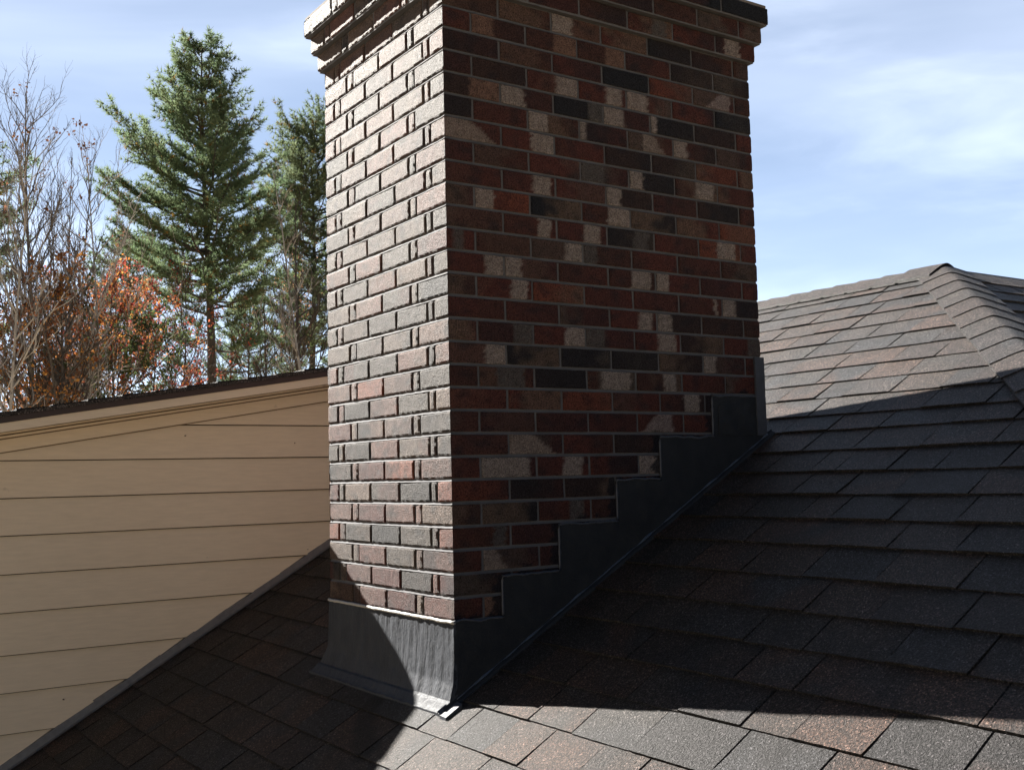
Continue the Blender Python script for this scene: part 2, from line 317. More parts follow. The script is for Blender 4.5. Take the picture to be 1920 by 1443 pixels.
for r in range(-4, 40):
    z1 = (27 - r) * h; z0 = z1 - h + 0.0096; z1 = z1 - 0.0002
    e = EOFF.get(r, 0.0); mb = cor if r < -1 else body; dep = 0.05 if r < -1 else 0.012
    par = r % 2
    vis = r <= 26
    cr = random.choice([RED, BRN, GRY, mixc(RED, GRY, .4), mixc(BRN, BLK, .4)])
    lc = LEFTC.get((r, 0)); cr = lc if lc else cr
    for side, P in (('L', PL(e)), ('R', PR(e)), ('B', PB(e)), ('K', PK(e))):
        STAINED[:] = [P] if side == 'R' and r > 14 else []
        cs = cuts(par, e, 'L' if side in 'LB' else 'R')
        if not vis and side in 'LR': continue
        for k in range(len(cs) - 1):
            c0 = k == 0; c1 = k == len(cs) - 2
            a0 = cs[k] + (0 if c0 else jt); a1 = cs[k + 1] - (0 if c1 else jt)
            if side == 'R':
                col = brick_colour(r, k, 'R'); mid = (a0 + a1) / 2
                for (rr, x) in DARK:
                    if rr == r and a0 <= x <= a1: col = mixc(BLK, BRN, U(0, .35))
                for (rr, x) in REDS:
                    if rr == r and a0 <= x <= a1: col = mixc(RED, ORG, U(0, .6))
                if c0: col = mixc(col, cr, .2)
                if r == -4 and k >= len(cs) - 3: col = (0.014, 0.016, 0.022)
                pl = [(p0, p1, kk) for (rr, p0, p1, kk) in PALE if rr == r and a0 - 0.02 <= (p0 + p1) / 2 <= a1 + 0.02]
            else:
                col = brick_colour(r, k, 'L'); pl = []
            n = 3 if side in 'BK' else max(4, int((a1 - a0) / 0.0085))
            if r in (28, 27) and side in 'LR': n = 3
            add_brick(mb, P, a0, a1, z0, z1, dep, col, nu=n, nv=2 if side in 'BK' else 8, corner0=c0, corner1=c1, pale=pl, seed=r * 7.3 + k * 1.7 + ord(side), uneven=1.0 if r >= -1 else 1.3)
chim = body.build("chimney", M_BRICK, None, smooth=False); attach(chim, house)
tag(chim, "square chimney of mixed red, brown and buff bricks")
# mortar core with sloping bed joints
mo = MB()
rec = 0.0046
mo.box(rec, WR - rec, rec, WL - rec, -1.0, 29 * h, m=0)
def bed(mb, P, a_lo, a_hi, r, n=60):
    """the bed joint under brick row r: recessed under the brick above, nearly flush on top of the brick below"""
    zt = (27 - r - 1) * h + 0.0102; zb = zt - 0.0108
    prev = None
    for i in range(n + 1):
        a = lerp(a_lo, a_hi, i / n)
        w_ = 0.0008 * nz(a * 70, r * 3.1) + 0.0004 * nz(a * 260, r * 3.1)
        q = [mb.vert(P(a, -rec + 0.0002, zt + 0.001)), mb.vert(P(a, -0.0042 + w_, zt - 0.0040 + w_)), mb.vert(P(a, -0.0002 + w_, zb + 0.0008 + w_)), mb.vert(P(a, -0.0062, zb))]
        if prev:
            for k in range(3): mb.face((prev[k], prev[k + 1], q[k + 1], q[k]))
        prev = q
for r in range(-1, 27):
    bed(mo, PL(0), 0.002, WL - 0.002, r); bed(mo, PR(0), 0.002, WR - 0.002, r)
mortar = mo.build("mortar_joints", M_MORT, chim)
for r in (-2, -3, -4):
    e = EOFF[r] - 0.0035; z1 = (27 - r) * h
    cor.box(-e, WR + e, -e, WL + e, z1 - h + 0.003, z1, m=1)
corbel = cor.build("corbelled_cap", [M_BRICK, M_MORT], chim)
cw = MB(); zc = 31 * h; e = 0.052
ring0 = [(-e, -e), (WR + e, -e), (WR + e, WL + e), (-e, WL + e)]
a = [cw.vert((x, y, zc)) for x, y in ring0]; b = [cw.vert((x, y, zc + 0.012)) for x, y in ring0]
c_ = [cw.vert((x, y, zc + 0.07)) for x, y in ((0.3, 0.25), (WR - 0.3, 0.25), (WR - 0.3, WL - 0.25), (0.3, WL - 0.25))]
for k in range(4):
    cw.face((a[k], a[(k + 1) % 4], b[(k + 1) % 4], b[k])); cw.face((b[k], b[(k + 1) % 4], c_[(k + 1) % 4], c_[k]))
cw.face(c_)
cw.build("mortar_crown", M_CROWN, chim)

# ------------------------------------------------------------------ roof planes
SL = 0.576; Z0 = -0.224
def rz(x): return SL * x + Z0
nrm = Vector((-SL, 0, 1)).normalized()
def main_map(s, y, o): return (s + nrm.x * o, y, rz(s) + nrm.z * o)
HX = 2.475
def hip_map(s, y, o):                       # the other slope, mirrored across the hip line X - Y = 2.52
    p = main_map(s, y, o); return (p[1] + HX, p[0] - HX, p[2])
XR = 2.64
CX = [-0.585, -0.468, -0.352, -0.236, -0.108, 0.014, 0.142, 0.260, 0.378, 0.498, 0.622, 0.747, 0.860, 0.976, 1.093, 1.211, 1.333, 1.432, 1.554, 1.667, 1.780, 1.896, 2.010, 2.124, 2.240, 2.355, 2.462, 2.575]
x = CX[0]
while x > -3.6: x -= 0.1185; CX.insert(0, x)
SLOT = {(-0.468): [0.42, 0.16], (-0.352): [0.768, 0.557, 0.365, 0.18], (-0.236): [0.863, 0.599, 0.398, 0.141, -0.07, -0.353], (-0.108): [1.07, 0.870, 0.62, 0.314, 0.03, -0.128, -0.309, -0.469, -0.665, -0.827, -1.05, -1.242],
        0.014: [0.2, -0.03, -0.183, -0.343, -0.530, -0.750, -1.008, -1.241, -1.45], 0.142: [-0.15, -0.33, -0.585, -0.775, -0.976, -1.115, -1.302, -1.508], 0.260: [-0.25, -0.45, -0.62, -0.84, -1.023, -1.277, -1.475, -1.7],
        0.378: [-0.12, -0.3, -0.52, -0.76, -0.95, -1.18, -1.38], 0.498: [-0.2, -0.43, -0.6, -0.85, -1.05, -1.27], 0.622: [-0.3, -0.52, -0.74, -0.97, -1.2, -1.4], 0.747: [-0.2, -0.42, -0.727, -0.917, -1.112, -1.33],
        0.860: [-0.3, -0.52, -0.64, -0.843, -1.043, -1.24], 0.976: [-0.15, -0.4, -0.576, -0.77, -1.006, -1.2], 1.093: [-0.18, -0.375, -0.477, -0.666, -0.825, -1.023], 1.211: [-0.05, -0.244, -0.45, -0.699, -0.935],
        1.333: [0.13, -0.052, -0.253, -0.460, -0.726, -0.930], 1.432: [0.13, -0.083, -0.3, -0.55, -0.78], 1.554: [0.168, -0.013, -0.139, -0.344, -0.541, -0.72], 1.667: [0.41, 0.255, 0.075, -0.126, -0.331, -0.519, -0.7],
        1.780: [0.5, 0.316, 0.076, -0.186, -0.37, -0.56], 1.896: [0.523, 0.330, 0.124, -0.082, -0.280, -0.48], 2.010: [0.707, 0.525, 0.31, 0.1, -0.1, -0.35], 2.124: [0.9, 0.7, 0.46, 0.27, 0.04, -0.2]}
CHAR = (0.025, 0.023, 0.024); BROWN = (0.042, 0.029, 0.025); TANS = (0.050, 0.037, 0.031); OR_ = (0.070, 0.039, 0.028); SLATE = (0.030, 0.030, 0.033); WTH = (0.039, 0.034, 0.032)
DARK_STREAK = [(-0.055, 0.375), (-0.105, 0.352), (-0.155, 0.275), (-0.190, 0.190), (-0.215, 0.135)]
def dark_streak(x, y, c, mp_):                      # dark streak below the apron
    if mp_ is not main_map or not (-0.3 < x < 0.05 and 0 < y < 0.5): return c
    d = 9
    for (x0, y0), (x1, y1) in zip(DARK_STREAK, DARK_STREAK[1:]):
        t = max(0, min(1, ((x - x0) * (x1 - x0) + (y - y0) * (y1 - y0)) / ((x1 - x0) ** 2 + (y1 - y0) ** 2))); d = min(d, math.hypot(x - lerp(x0, x1, t), y - lerp(y0, y1, t)))
    return mixc(c, (0.006, 0.006, 0.008), max(0, min(0.85, (0.046 - d) / 0.02)))
def tabs(mb, mp_, x0, x1, ya, yb, slots, fine, seed):
    ys = [s for s in slots if ya + 0.04 < s < yb - 0.04] if slots else []
    if slots: lo, hi = min(slots), max(slots)
    else: lo = hi = None
    ys2 = list(ys); y = (hi if slots else ya) + 0.0
    y = hi + U(0.14, 0.27) if slots else ya + U(0.1, 0.25)
    while y < yb - 0.05: ys2.append(y); y += U(0.13, 0.27)
    if slots:
        y = lo - U(0.14, 0.27)
        while y > ya + 0.05: ys2.append(y); y -= U(0.13, 0.27)
    ys2 = sorted([ya] + ys2 + [yb]); raised = rnd() < 0.5
    for k in range(len(ys2) - 1):
        y0, y1 = ys2[k] + 0.0017, ys2[k + 1] - 0.0017
        raised = not raised if rnd() < 0.8 else raised
        t = U(0.0052, 0.0066) if raised else U(0.0028, 0.0040)
        base = random.choice([SLATE, BROWN, WTH, mixc(CHAR, BROWN, .5), mixc(TANS, SLATE, .4), CHAR, mixc(BROWN, TANS, .5)])
        b2 = random.choice([OR_, TANS, CHAR, BROWN, SLATE, OR_]); ph = U(0, 50)
        nu = max(2, int((y1 - y0) / (0.016 if fine else 0.2))); nv = 5 if fine else 1
        skew = U(-0.004, 0.004); xb = x0 + U(-0.0015, 0.0015); curl = U(0, 0.0015)
        grid = []
        for j in range(nv + 1):
            row = []; v = j / nv
            for i in range(nu + 1):
                u = i / nu; yy = lerp(y0, y1, u); xx = lerp(xb, x1 + 0.02, v)
                if j == 0: xx += 0.0013 * nz(yy * 45, x0 * 9, seed)
                o = lerp(t, -0.0012, v) + 0.0009 * nz(yy * 7, xx * 7, seed) + (curl if j == 0 else 0)
                q = nz(yy * 8 + ph, xx * 11, ph) ; m_ = max(0.0, min(1.0, 0.5 + 2.4 * (q + (0.22 - v * 0.45))))
                row.append(mb.vert(mp_(xx, yy + skew * v, o), dark_streak(xx, yy, mixc(base, b2, m_ * 0.6), mp_)))
            grid.append(row)
        for j in range(nv):
            for i in range(nu): mb.face((grid[j][i], grid[j][i + 1], grid[j + 1][i + 1], grid[j + 1][i]))
        dk = (0.03, 0.028, 0.027, 1)
        fr = [mb.vert(mp_(xb + 0.001, lerp(y0, y1, i / nu), -0.0045), dk) for i in range(nu + 1)]
        top0 = [mb.vert(mb.v[g], dk) for g in grid[0]]
        for i in range(nu): mb.face((top0[i], fr[i], fr[i + 1], top0[i + 1]))
        for gi, yy in ((0, y0), (nu, y1)):
            a_ = mb.vert(mb.v[grid[0][gi]], dk); b_ = mb.vert(mb.v[grid[nv][gi]], dk); c2_ = mb.vert(mp_(x1 + 0.02, yy, -0.006), dk); d_ = mb.vert(mp_(xb, yy, -0.0045), dk); mb.face((a_, b_, c2_, d_))
sh = MB(); hs = MB()
for k in range(len(CX) - 1):
    x0, x1 = CX[k], CX[k + 1]
    fine = x0 > -0.75
    tabs(sh, main_map, x0, x1, x1 + 0.03 - HX, 2.14 if x0 < 2.4 else 3.5, SLOT.get(x0), fine, k)
    tabs(hs, hip_map, x0, x1, x1 + 0.03 - HX, 2.2, None, x0 > 1.2, k + 50)
# dark underlay sheets of the two slopes
sh.quad(main_map(-3.6, -3.6 - HX, -0.007), main_map(-3.6, 2.14, -0.007), main_map(XR, 2.14, -0.007), main_map(XR, XR - HX, -0.007), m=1)
sh.quad(main_map(2.3, 2.14, -0.007), main_map(2.3, 6.4, -0.007), main_map(XR, 6.4, -0.007), main_map(XR, 2.14, -0.007), m=1)
hs.quad(hip_map(-3.6, -3.6 - HX, -0.007), hip_map(-3.6, 3.0, -0.007), hip_map(XR, 3.0, -0.007), hip_map(XR, XR - HX, -0.007), m=1)
roof = attach(sh.build("roof", [M_SH, M_DECK]), house)
hs.build("hip_end_slope", [M_SH, M_DECK], roof)
bk = MB(); zr = rz(XR)
bk.quad((XR, XR - HX, zr - 0.01), (XR, 6.4, zr - 0.01), (8.9, 6.4, zr - 0.01 - 3.6), (8.9, -6.1, zr - 0.01 - 3.6), col=(0.08, 0.07, 0.065, 1))
bk.build("rear_slope", [M_SH], roof)
# hip and ridge caps
def cap_piece(mb, Pf, s0, s1, half, lift0, lift1, col, seed):
    nd = 20; ns = 5; g = []
    for i in range(ns + 1):
        row = []; u = i / ns
        for j in range(nd + 1):
            d = lerp(-half, half, j / nd); s = lerp(s0, s1, u) + (0.003 * nz(d * 20, seed) if i == ns else 0) + 0.18 * 0
            o = lerp(lift0, lift1, u) + 0.001 * nz(d * 30, s * 20, seed)
            q = max(0.0, min(1.0, 0.5 + 2.0 * nz(d * 9 + seed, s * 12, seed)))
            row.append(mb.vert(Pf(s, d, o), mixc(col, random.choice([BROWN, TANS]), q * 0.5)))
        g.append(row)
    for i in range(ns):
        for j in range(nd): mb.face((g[i][j], g[i][j + 1], g[i + 1][j + 1], g[i + 1][j]))
    dk = (0.03, 0.028, 0.027, 1)
    lo = [mb.vert(Pf(s1, lerp(-half, half, j / nd), lift1 - 0.006), dk) for j in range(nd + 1)]
    tp = [mb.vert(mb.v[q], dk) for q in g[ns]]
    for j in range(nd): mb.face((tp[j], lo[j], lo[j + 1], tp[j + 1]))
    for jj, d in ((0, -half), (nd, half)):
        A_ = [mb.vert(mb.v[g[i][jj]], dk) for i in range(ns + 1)]; B_ = [mb.vert(Pf(lerp(s0, s1, i / ns), d, -0.002), dk) for i in range(ns + 1)]
        for i in range(ns): mb.face((A_[i], A_[i + 1], B_[i + 1], B_[i]))
q2 = math.sqrt(0.5)
def hipP(s, d, o):                                           # s runs down the hip in plan, d across it (positive: main slope)
    R_ = 0.016; rr = math.sqrt(d * d + R_ * R_) - R_ * 0.3
    return (XR - q2 * s - q2 * d, XR - HX - q2 * s + q2 * d, zr - SL * q2 * s - SL * q2 * rr + 0.012 + o)
hc = MB(); s = 0.03; k = 0
while s < 5.8:
    cap_piece(hc, hipP, s - 0.012, s + 0.145, 0.116 + U(-0.002, 0.002), 0.002, 0.0062, random.choice([BROWN, mixc(BROWN, CHAR, .4), WTH, mixc(TANS, BROWN, .5), SLATE]), k * 3.7); s += 0.1395; k += 1
hc.build("hip_cap", [M_SH], roof)
def ridP(s, d, o):
    R_ = 0.03; rr = math.sqrt(d * d + R_ * R_) - R_ * 0.3
    return (XR - d, XR - HX + 0.004 + s, zr - SL * rr + 0.008 + o)
rc = MB(); s = 0.0; k = 0
while s < 6.2:
    cap_piece(rc, ridP, s - 0.012 - (0.02 if k == 0 else 0), s + 0.145, 0.135, 0.014 if k == 0 else 0.003, 0.010 + (0.006 if k == 0 else 0), random.choice([BROWN, mixc(TANS, BROWN, .5), WTH, mixc(BROWN, CHAR, .3)]), 100 + k * 2.3); s += 0.1405; k += 1
rc.build("ridge_cap", [M_SH], roof)

# ------------------------------------------------------------------ chimney flashing
def sheet(mb, P, poly_lo, poly_hi, a0, a1, na, nb, amp, seed, thick=0.003, m=0):
    """sheet between curves lo(a) and hi(a)"""
    g = []
    for i in range(na + 1):
        a = lerp(a0, a1, i / na); lo, hi = poly_lo(a), poly_hi(a); row = []
        for j in range(nb + 1):
            b = lerp(lo, hi, j / nb)
            row.append(mb.vert(P(a, thick + amp * nz(a * 28, b * 28, seed) + amp * 0.5 * nz(a * 90, b * 90, seed), b)))
        g.append(row)
    for i in range(na):
        for j in range(nb): mb.face((g[i][j], g[i + 1][j], g[i + 1][j + 1], g[i][j + 1]), m)
    return g
sf = MB(); P = PR(0)
for k, (a0, a1, zt) in enumerate(STEP):
    n = max(10, int((a1 - a0) / 0.008))
    g = sheet(sf, P, lambda a: rz(a) + 0.002, lambda a, zt=zt, k=k: zt + 0.0075 * nz(a * 18, k) + 0.0045 * nz(a * 70, k), a0, a1, n, 26, 0.0014, 3.0, thick=0.0042)
    # top lip and left lip returning to the brick
    for i in range(n):
        t0, t1 = sf.v[g[i][-1]], sf.v[g[i + 1][-1]]
        sf.quad(t0, t1, (t1[0], 0.006, t1[2] + 0.001), (t0[0], 0.006, t0[2] + 0.001))
    for j in range(26):
        t0, t1 = sf.v[g[0][j]], sf.v[g[0][j + 1]]
        if k: sf.quad(t0, t1, (t1[0] - 0.001, 0.006, t1[2]), (t0[0] - 0.001, 0.006, t0[2]))
# foot turned out on to the shingles
n = 160; prev = None
for i in range(n + 1):
    a = lerp(-0.045, 1.33, i / n); w_ = 0.020 + 0.004 * nz(a * 11, 4) ; lift = 0.0085 + 0.0015 * nz(a * 22, 9)
    q = [sf.vert((a, -0.0040, rz(a) + 0.022)), sf.vert((a, -0.0065, rz(a) + 0.013)), sf.vert((a, -w_ * 0.6, rz(a) + lift + 0.003)), sf.vert((a, -w_, rz(a) + lift)), sf.vert((a, -w_ - 0.0005, rz(a) - 0.001))]
    if prev:
        for k in range(4): sf.face((prev[k], prev[k + 1], q[k + 1], q[k]))
    prev = q
sf.build("step_flashing", M_TAR2, chim, smooth=True)
sb = MB(); pts = []
for k, (a0, a1, zt) in enumerate(STEP):
    if k:
        zb = STEP[k - 1][2]; pts += [(a0 - 0.001 + 0.001 * nz(j, k), -0.0030, lerp(zb, zt, j / 12)) for j in range(1, 12)]
    pts += [(lerp(a0, a1, i / 24), -0.0035, zt + 0.0035 + 0.0075 * nz(lerp(a0, a1, i / 24) * 18, k) + 0.001 * nz(i * .7, k)) for i in range(25)]
sb.tube(pts, [0.0036 + 0.0020 * nz(i * 0.9, 5) + 0.0012 * nz(i * 2.3, 15) for i in range(len(pts))], 6)
sb.build("sealant_bead", M_SEAL, chim, smooth=True)
fs = MB(); n = 150; pts = [(lerp(0.0, 1.305, i / n), -0.0065 - 0.0015 * nz(i * 0.31, 3), rz(lerp(0.0, 1.305, i / n)) + 0.0155 + 0.002 * nz(i * 0.17, 8)) for i in range(n + 1)]
fs.tube(pts, [max(0.0004, 0.0018 + 0.0055 * nz(i * 0.15, 2) + 0.001 * nz(i * 0.8, 6)) for i in range(n + 1)], 6)
fs.build("foot_glint", M_FOOT, chim, smooth=True)  # bluish glint along the flashing foot, put in as a coloured bead
# square tar patch near the far corner
tp = MB()
g = sheet(tp, P, lambda a: max(0.542, rz(a) + 0.02) + 0.004 * nz(a * 30, 1), lambda a: 0.655 + 0.006 * nz(a * 35, 8) - 0.02 * max(0, abs((a - 1.155) / 0.09)) ** 6, 1.070, 1.238, 26, 20, 0.003, 9.0, thick=0.0078)
for i in range(26):
    for row, dz in ((0, 0), (20, 0)):
        t0, t1 = tp.v[g[i][row]], tp.v[g[i + 1][row]]; tp.quad(t0, t1, (t1[0], -0.002, t1[2]), (t0[0], -0.002, t0[2]))
for col_ in (0, 26):
    for j in range(20):
        t0, t1 = tp.v[g[col_][j]], tp.v[g[col_][j + 1]]; tp.quad(t0, t1, (t1[0], -0.002, t1[2]), (t0[0], -0.002, t0[2]))
tp.build("tar_patch", M_TAR2, chim, smooth=True)
# lead strip folded round the far right corner
ls = MB()
for i in range(30):
    z0_, z1_ = lerp(0.54, 0.818, i / 30), lerp(0.54, 0.818, (i + 1) / 30)
    d = [0.0085 + 0.0015 * nz(z * 30, 2) for z in (z0_, z1_)]
    L_ = [(1.257 + 0.001 * nz(z * 40, 5), -dd, z) for dd, z in zip(d, (z0_, z1_))]; R_ = [(1.303, -dd, z) for dd, z in zip(d, (z0_, z1_))]
    ls.quad(L_[0], R_[0], R_[1], L_[1]); ls.quad((L_[0][0], 0.0, z0_), L_[0], L_[1], (L_[1][0], 0.0, z1_)); ls.quad(R_[0], (1.303, 0.10, z0_), (1.303, 0.10, z1_), R_[1])
    if i == 29: ls.quad(L_[1], R_[1], (1.303, 0.0, z1_), (1.257, 0.0, z1_))
ls.build("corner_strip", M_LEAD, chim, smooth=False)
# front apron
ap = MB(); nA, nB = 90, 44; g = []
for i in range(nA + 1):
    u = i / nA; row = []
    for j in range(nB + 1):
        v = j / nB                                   # 0 top, 1 toe
        flare = max(0.0, (v - 0.55) / 0.45)
        y = lerp(-0.004, WL + 0.004, u) + (u - 0.02) * (0.068 * flare ** 1.3)
        if v <= 0.86:
            vv = v / 0.86; z = lerp(0.0, -0.222, vv); xx = -0.0045 - 0.012 * vv ** 2 - 0.010 * max(0, vv - 0.75) * 4
        else:
            vv = (v - 0.86) / 0.14; xx = lerp(-0.0265, -0.053, vv); z = rz(xx) + lerp(0.024, 0.010, min(1, vv * 1.5))
        amp = 0.0022 + 0.002 * flare
        d = amp * nz(y * 34, z * 7, 1.0) + 0.0013 * nz(y * 95, z * 22, 2.0) + 0.0006 * nz(y * 230, z * 60, 3.0)
        if v > 0.86: z += d * 0.9; z = max(z, rz(xx) + 0.0085)
        else: xx -= d
        row.append(ap.vert((xx, y, z)))
    g.append(row)
for i in range(nA):
    for j in range(nB): ap.face((g[i][j], g[i + 1][j], g[i + 1][j + 1], g[i][j + 1]))
for i in range(nA):
    t0, t1 = ap.v[g[i][0]], ap.v[g[i + 1][0]]; ap.quad(t0, t1, (0.006, t1[1], 0.002), (0.006, t0[1], 0.002))
    t0, t1 = ap.v[g[i][-1]], ap.v[g[i + 1][-1]]; ap.quad(t0, t1, (t1[0] + .001, t1[1], rz(t1[0]) - 0.002), (t0[0] + .001, t0[1], rz(t0[0]) - 0.002))
for col_ in (0, nA):
    for j in range(nB):
        t0, t1 = ap.v[g[col_][j]], ap.v[g[col_][j + 1]]; ap.quad(t0, t1, (0.004, t1[1], t1[2]), (0.004, t0[1], t0[2]))
ap.build("apron_flashing", M_TAR, chim, smooth=True)
cf = MB()                                            # small folded corner tab with its raised crease
for i in range(8):
    u0, u1 = i / 8, (i + 1) / 8
    for (ya, yb, lz0, lz1) in ((-0.040, -0.006, 0.010, 0.012), (-0.006, 0.004, 0.012, 0.022), (0.004, 0.010, 0.022, 0.012)):
        xa, xb_ = lerp(-0.058, -0.004, u0), lerp(-0.058, -0.004, u1)
        cf.quad((xa, ya, rz(xa) + lz0), (xa, yb, rz(xa) + lz1), (xb_, yb, rz(xb_) + lz1), (xb_, ya, rz(xb_) + lz0))
cf.quad((-0.058, -0.040, rz(-.058) + .010), (-0.004, -0.040, rz(-.004) + .010), (-0.004, -0.040, rz(-.004) - .002), (-0.058, -0.040, rz(-.058) - .002))
cf.quad((-0.058, -0.040, rz(-.058) + .010), (-0.058, -0.006, rz(-.058) + .012), (-0.058, -0.006, rz(-.058) - .002), (-0.058, -0.040, rz(-.058) - .002))
cf.build("corner_tab", M_LEAD, chim)
mbd = MB()
mbd.tube([(-0.0045, lerp(-0.006, WL + 0.004, i / 70), 0.0035 + 0.0022 * nz(i * 0.23, 1)) for i in range(71)], [0.0052 + 0.0016 * nz(i * 0.6, 7) for i in range(71)], 8)
mbd.build("mortar_bead", M_SPATTER, chim, smooth=True)

# ------------------------------------------------------------------ shed dormer with tan siding
YW = 2.13; YF = 1.93
def rtop(x): return 0.860 + 0.163 * x
def clip(poly, f):
    out = []
    for k in range(len(poly)):
        a, b = poly[k], poly[(k + 1) % len(poly)]; fa, fb = f(a), f(b)
        if fa >= 0: out.append(a)
        if (fa >= 0) != (fb >= 0): t = fa / (fa - fb); out.append((lerp(a[0], b[0], t), lerp(a[1], b[1], t)))
    return out
XD0 = -2.3
LZ = [-0.558, -0.396, -0.248, -0.078, 0.075, 0.230, 0.381, 0.535, 0.685, 0.84, 0.995, 1.15, 1.30]
z = LZ[0]
while z > -1.7: z -= 0.157; LZ.insert(0, z)
sdg = MB()
for k in range(len(LZ) - 1):
    poly = [(XD0, LZ[k]), (2.6, LZ[k]), (2.6, LZ[k + 1] + 0.012), (XD0, LZ[k + 1] + 0.012)]
    poly = clip(poly, lambda p: p[1] - rz(p[0]) - 0.012); 
    if not poly: continue
    poly = clip(poly, lambda p: rtop(p[0]) - 0.06 - p[1])
    if len(poly) < 3: continue
    def Pf(p, t, k=k): return (p[0], YW - (0.0135 * (1 - (p[1] - LZ[k]) / (LZ[k + 1] - LZ[k])) + 0.0015) + (0.010 if t else 0), p[1])
    # subdivide lengthwise for slight waviness
    x0_, x1_ = min(p[0] for p in poly), max(p[0] for p in poly); nseg = max(1, int((x1_ - x0_) / 0.12))
    for q in range(nseg):
        xa, xb_ = lerp(x0_, x1_, q / nseg), lerp(x0_, x1_, (q + 1) / nseg)
        pp = clip(clip(poly, lambda p: p[0] - xa), lambda p: xb_ - p[0])
        if len(pp) < 3: continue
        A_ = []
        for p in pp:
            v = Pf(p, 0); A_.append(sdg.vert((v[0], v[1] - 0.0012 * nz(p[0] * 2.3, k * 1.7), v[2] + 0.0012 * nz(p[0] * 1.7, k * 9.1))))
        sdg.face(A_)
        xs = [p for p in pp if abs(p[1] - LZ[k]) < 1e-6]
        if len(xs) >= 2:
            xs.sort(); a_, b_ = xs[0], xs[-1]; va, vb = Pf(a_, 0), Pf(b_, 0)
            za = va[2] + 0.0012 * nz(a_[0] * 1.7, k * 9.1); zb = vb[2] + 0.0012 * nz(b_[0] * 1.7, k * 9.1)
            sdg.quad((va[0], va[1] - 0.0012 * nz(a_[0] * 2.3, k * 1.7), za), (vb[0], vb[1] - 0.0012 * nz(b_[0] * 2.3, k * 1.7), zb), (vb[0], YW + 0.001, zb), (va[0], YW + 0.001, za), m=1)  # board underside coloured dark as painted shade
            sdg.quad((va[0], YW - 0.0045, za - 0.0042), (vb[0], YW - 0.0045, zb - 0.0042), (vb[0], YW - 0.0045, zb + 0.001), (va[0], YW - 0.0045, za + 0.001), m=1)  # dark strip below each lap paints in its shadow line
M_SHADOWGAP = simple("siding_lap_shade", (0.05, 0.034, 0.022), 0.9); M_TRIMSHADE = simple("trim_joint_shade", (0.19, 0.14, 0.09), 0.9)  # dark colours standing in for shade under laps and between trim boards
dormer = attach(sdg.build("dormer_wall", [M_SID, M_SHADOWGAP]), house)
dw = MB(); dw.prism([(XD0, rz(XD0)), (2.6, rz(2.6) - 0.05), (2.6, rtop(2.6) - 0.08), (XD0, rtop(XD0) - 0.08)], lambda p, t: (p[0], t, p[1]), YW + 0.008, 6.3)
dw.build("dormer_core", M_SID, dormer)
dr = MB()
def raked(mb, xa, xb_, ya, yb, ta, tb, m=0, col=(0.08, 0.07, 0.065, 1)):
    """board running along the rake; ta, tb: depths below the rake top"""
    n = 24
    for i in range(n):
        a_, b_ = lerp(xa, xb_, i / n), lerp(xa, xb_, (i + 1) / n); w1, w2 = 0.0015 * nz(a_ * 3, ya), 0.0015 * nz(b_ * 3, ya)
        P8 = [(a_, ya, rtop(a_) - tb + w1), (b_, ya, rtop(b_) - tb + w2), (b_, yb, rtop(b_) - tb + w2), (a_, yb, rtop(a_) - tb + w1), (a_, ya, rtop(a_) - ta + w1), (b_, ya, rtop(b_) - ta + w2), (b_, yb, rtop(b_) - ta + w2), (a_, yb, rtop(a_) - ta + w1)]
        ids = [mb.vert(p, col) for p in P8]
        for f_ in ((0, 1, 5, 4), (3, 7, 6, 2), (0, 3, 2, 1), (4, 5, 6, 7)): mb.face([ids[k] for k in f_], m)
        if i == 0: mb.face([ids[k] for k in (0, 4, 7, 3)], m)
        if i == n - 1: mb.face([ids[k] for k in (1, 2, 6, 5)], m)
raked(dr, XD0 - 0.3, 2.62, YF - 0.012, 6.5, 0.0, 0.014)
x = XD0 - 0.3; k = 0
dmap = lambda s_, y, o: (s_, y, rtop(s_) + 0.003 + o)
while x < 2.5:
    tabs(dr, dmap, x, min(x + 0.135, 2.62), YF - 0.008, 6.5, None, False, 200 + k); x += 0.135; k += 1
dr.build("dormer_roof", [M_SH], dormer)
b = MB(); raked(b, XD0 - 0.28, 2.60, YF - 0.006, YF + 0.02, 0.0145, 0.038); b.build("drip_edge", M_RAKE, dormer)
b = MB(); raked(b, XD0 - 0.27, 2.60, YF, YF + 0.022, 0.0385, 0.074); raked(b, XD0 - 0.27, 2.60, YF + 0.0225, YW - 0.03, 0.062, 0.070); b.build("fascia_board", M_SID, dormer)
b = MB(); raked(b, XD0, 2.55, YW - 0.052, YW - 0.034, 0.0735, 0.081); raked(b, XD0, 2.55, YW - 0.033, YW - 0.025, 0.0865, 0.096); b.build("crown_moulding", M_SID, dormer)
b = MB(); raked(b, XD0, 2.55, YW - 0.0245, YW - 0.0215, 0.0705, 0.1015); b.build("moulding_shade_line", M_TRIMSHADE, dormer)  # brown strip paints the shadow lines between the moulding pieces
b = MB(); raked(b, XD0, 2.55, YW - 0.0195, YW + 0.001, 0.1525, 0.1565); b.build("frieze_shade_line", M_TRIMSHADE, dormer)  # brown strip paints the shadow line under the frieze
b = MB(); raked(b, XD0, 2.55, YW - 0.021, YW + 0.002, 0.0705, 0.152); b.build("frieze_board", M_SID, dormer)
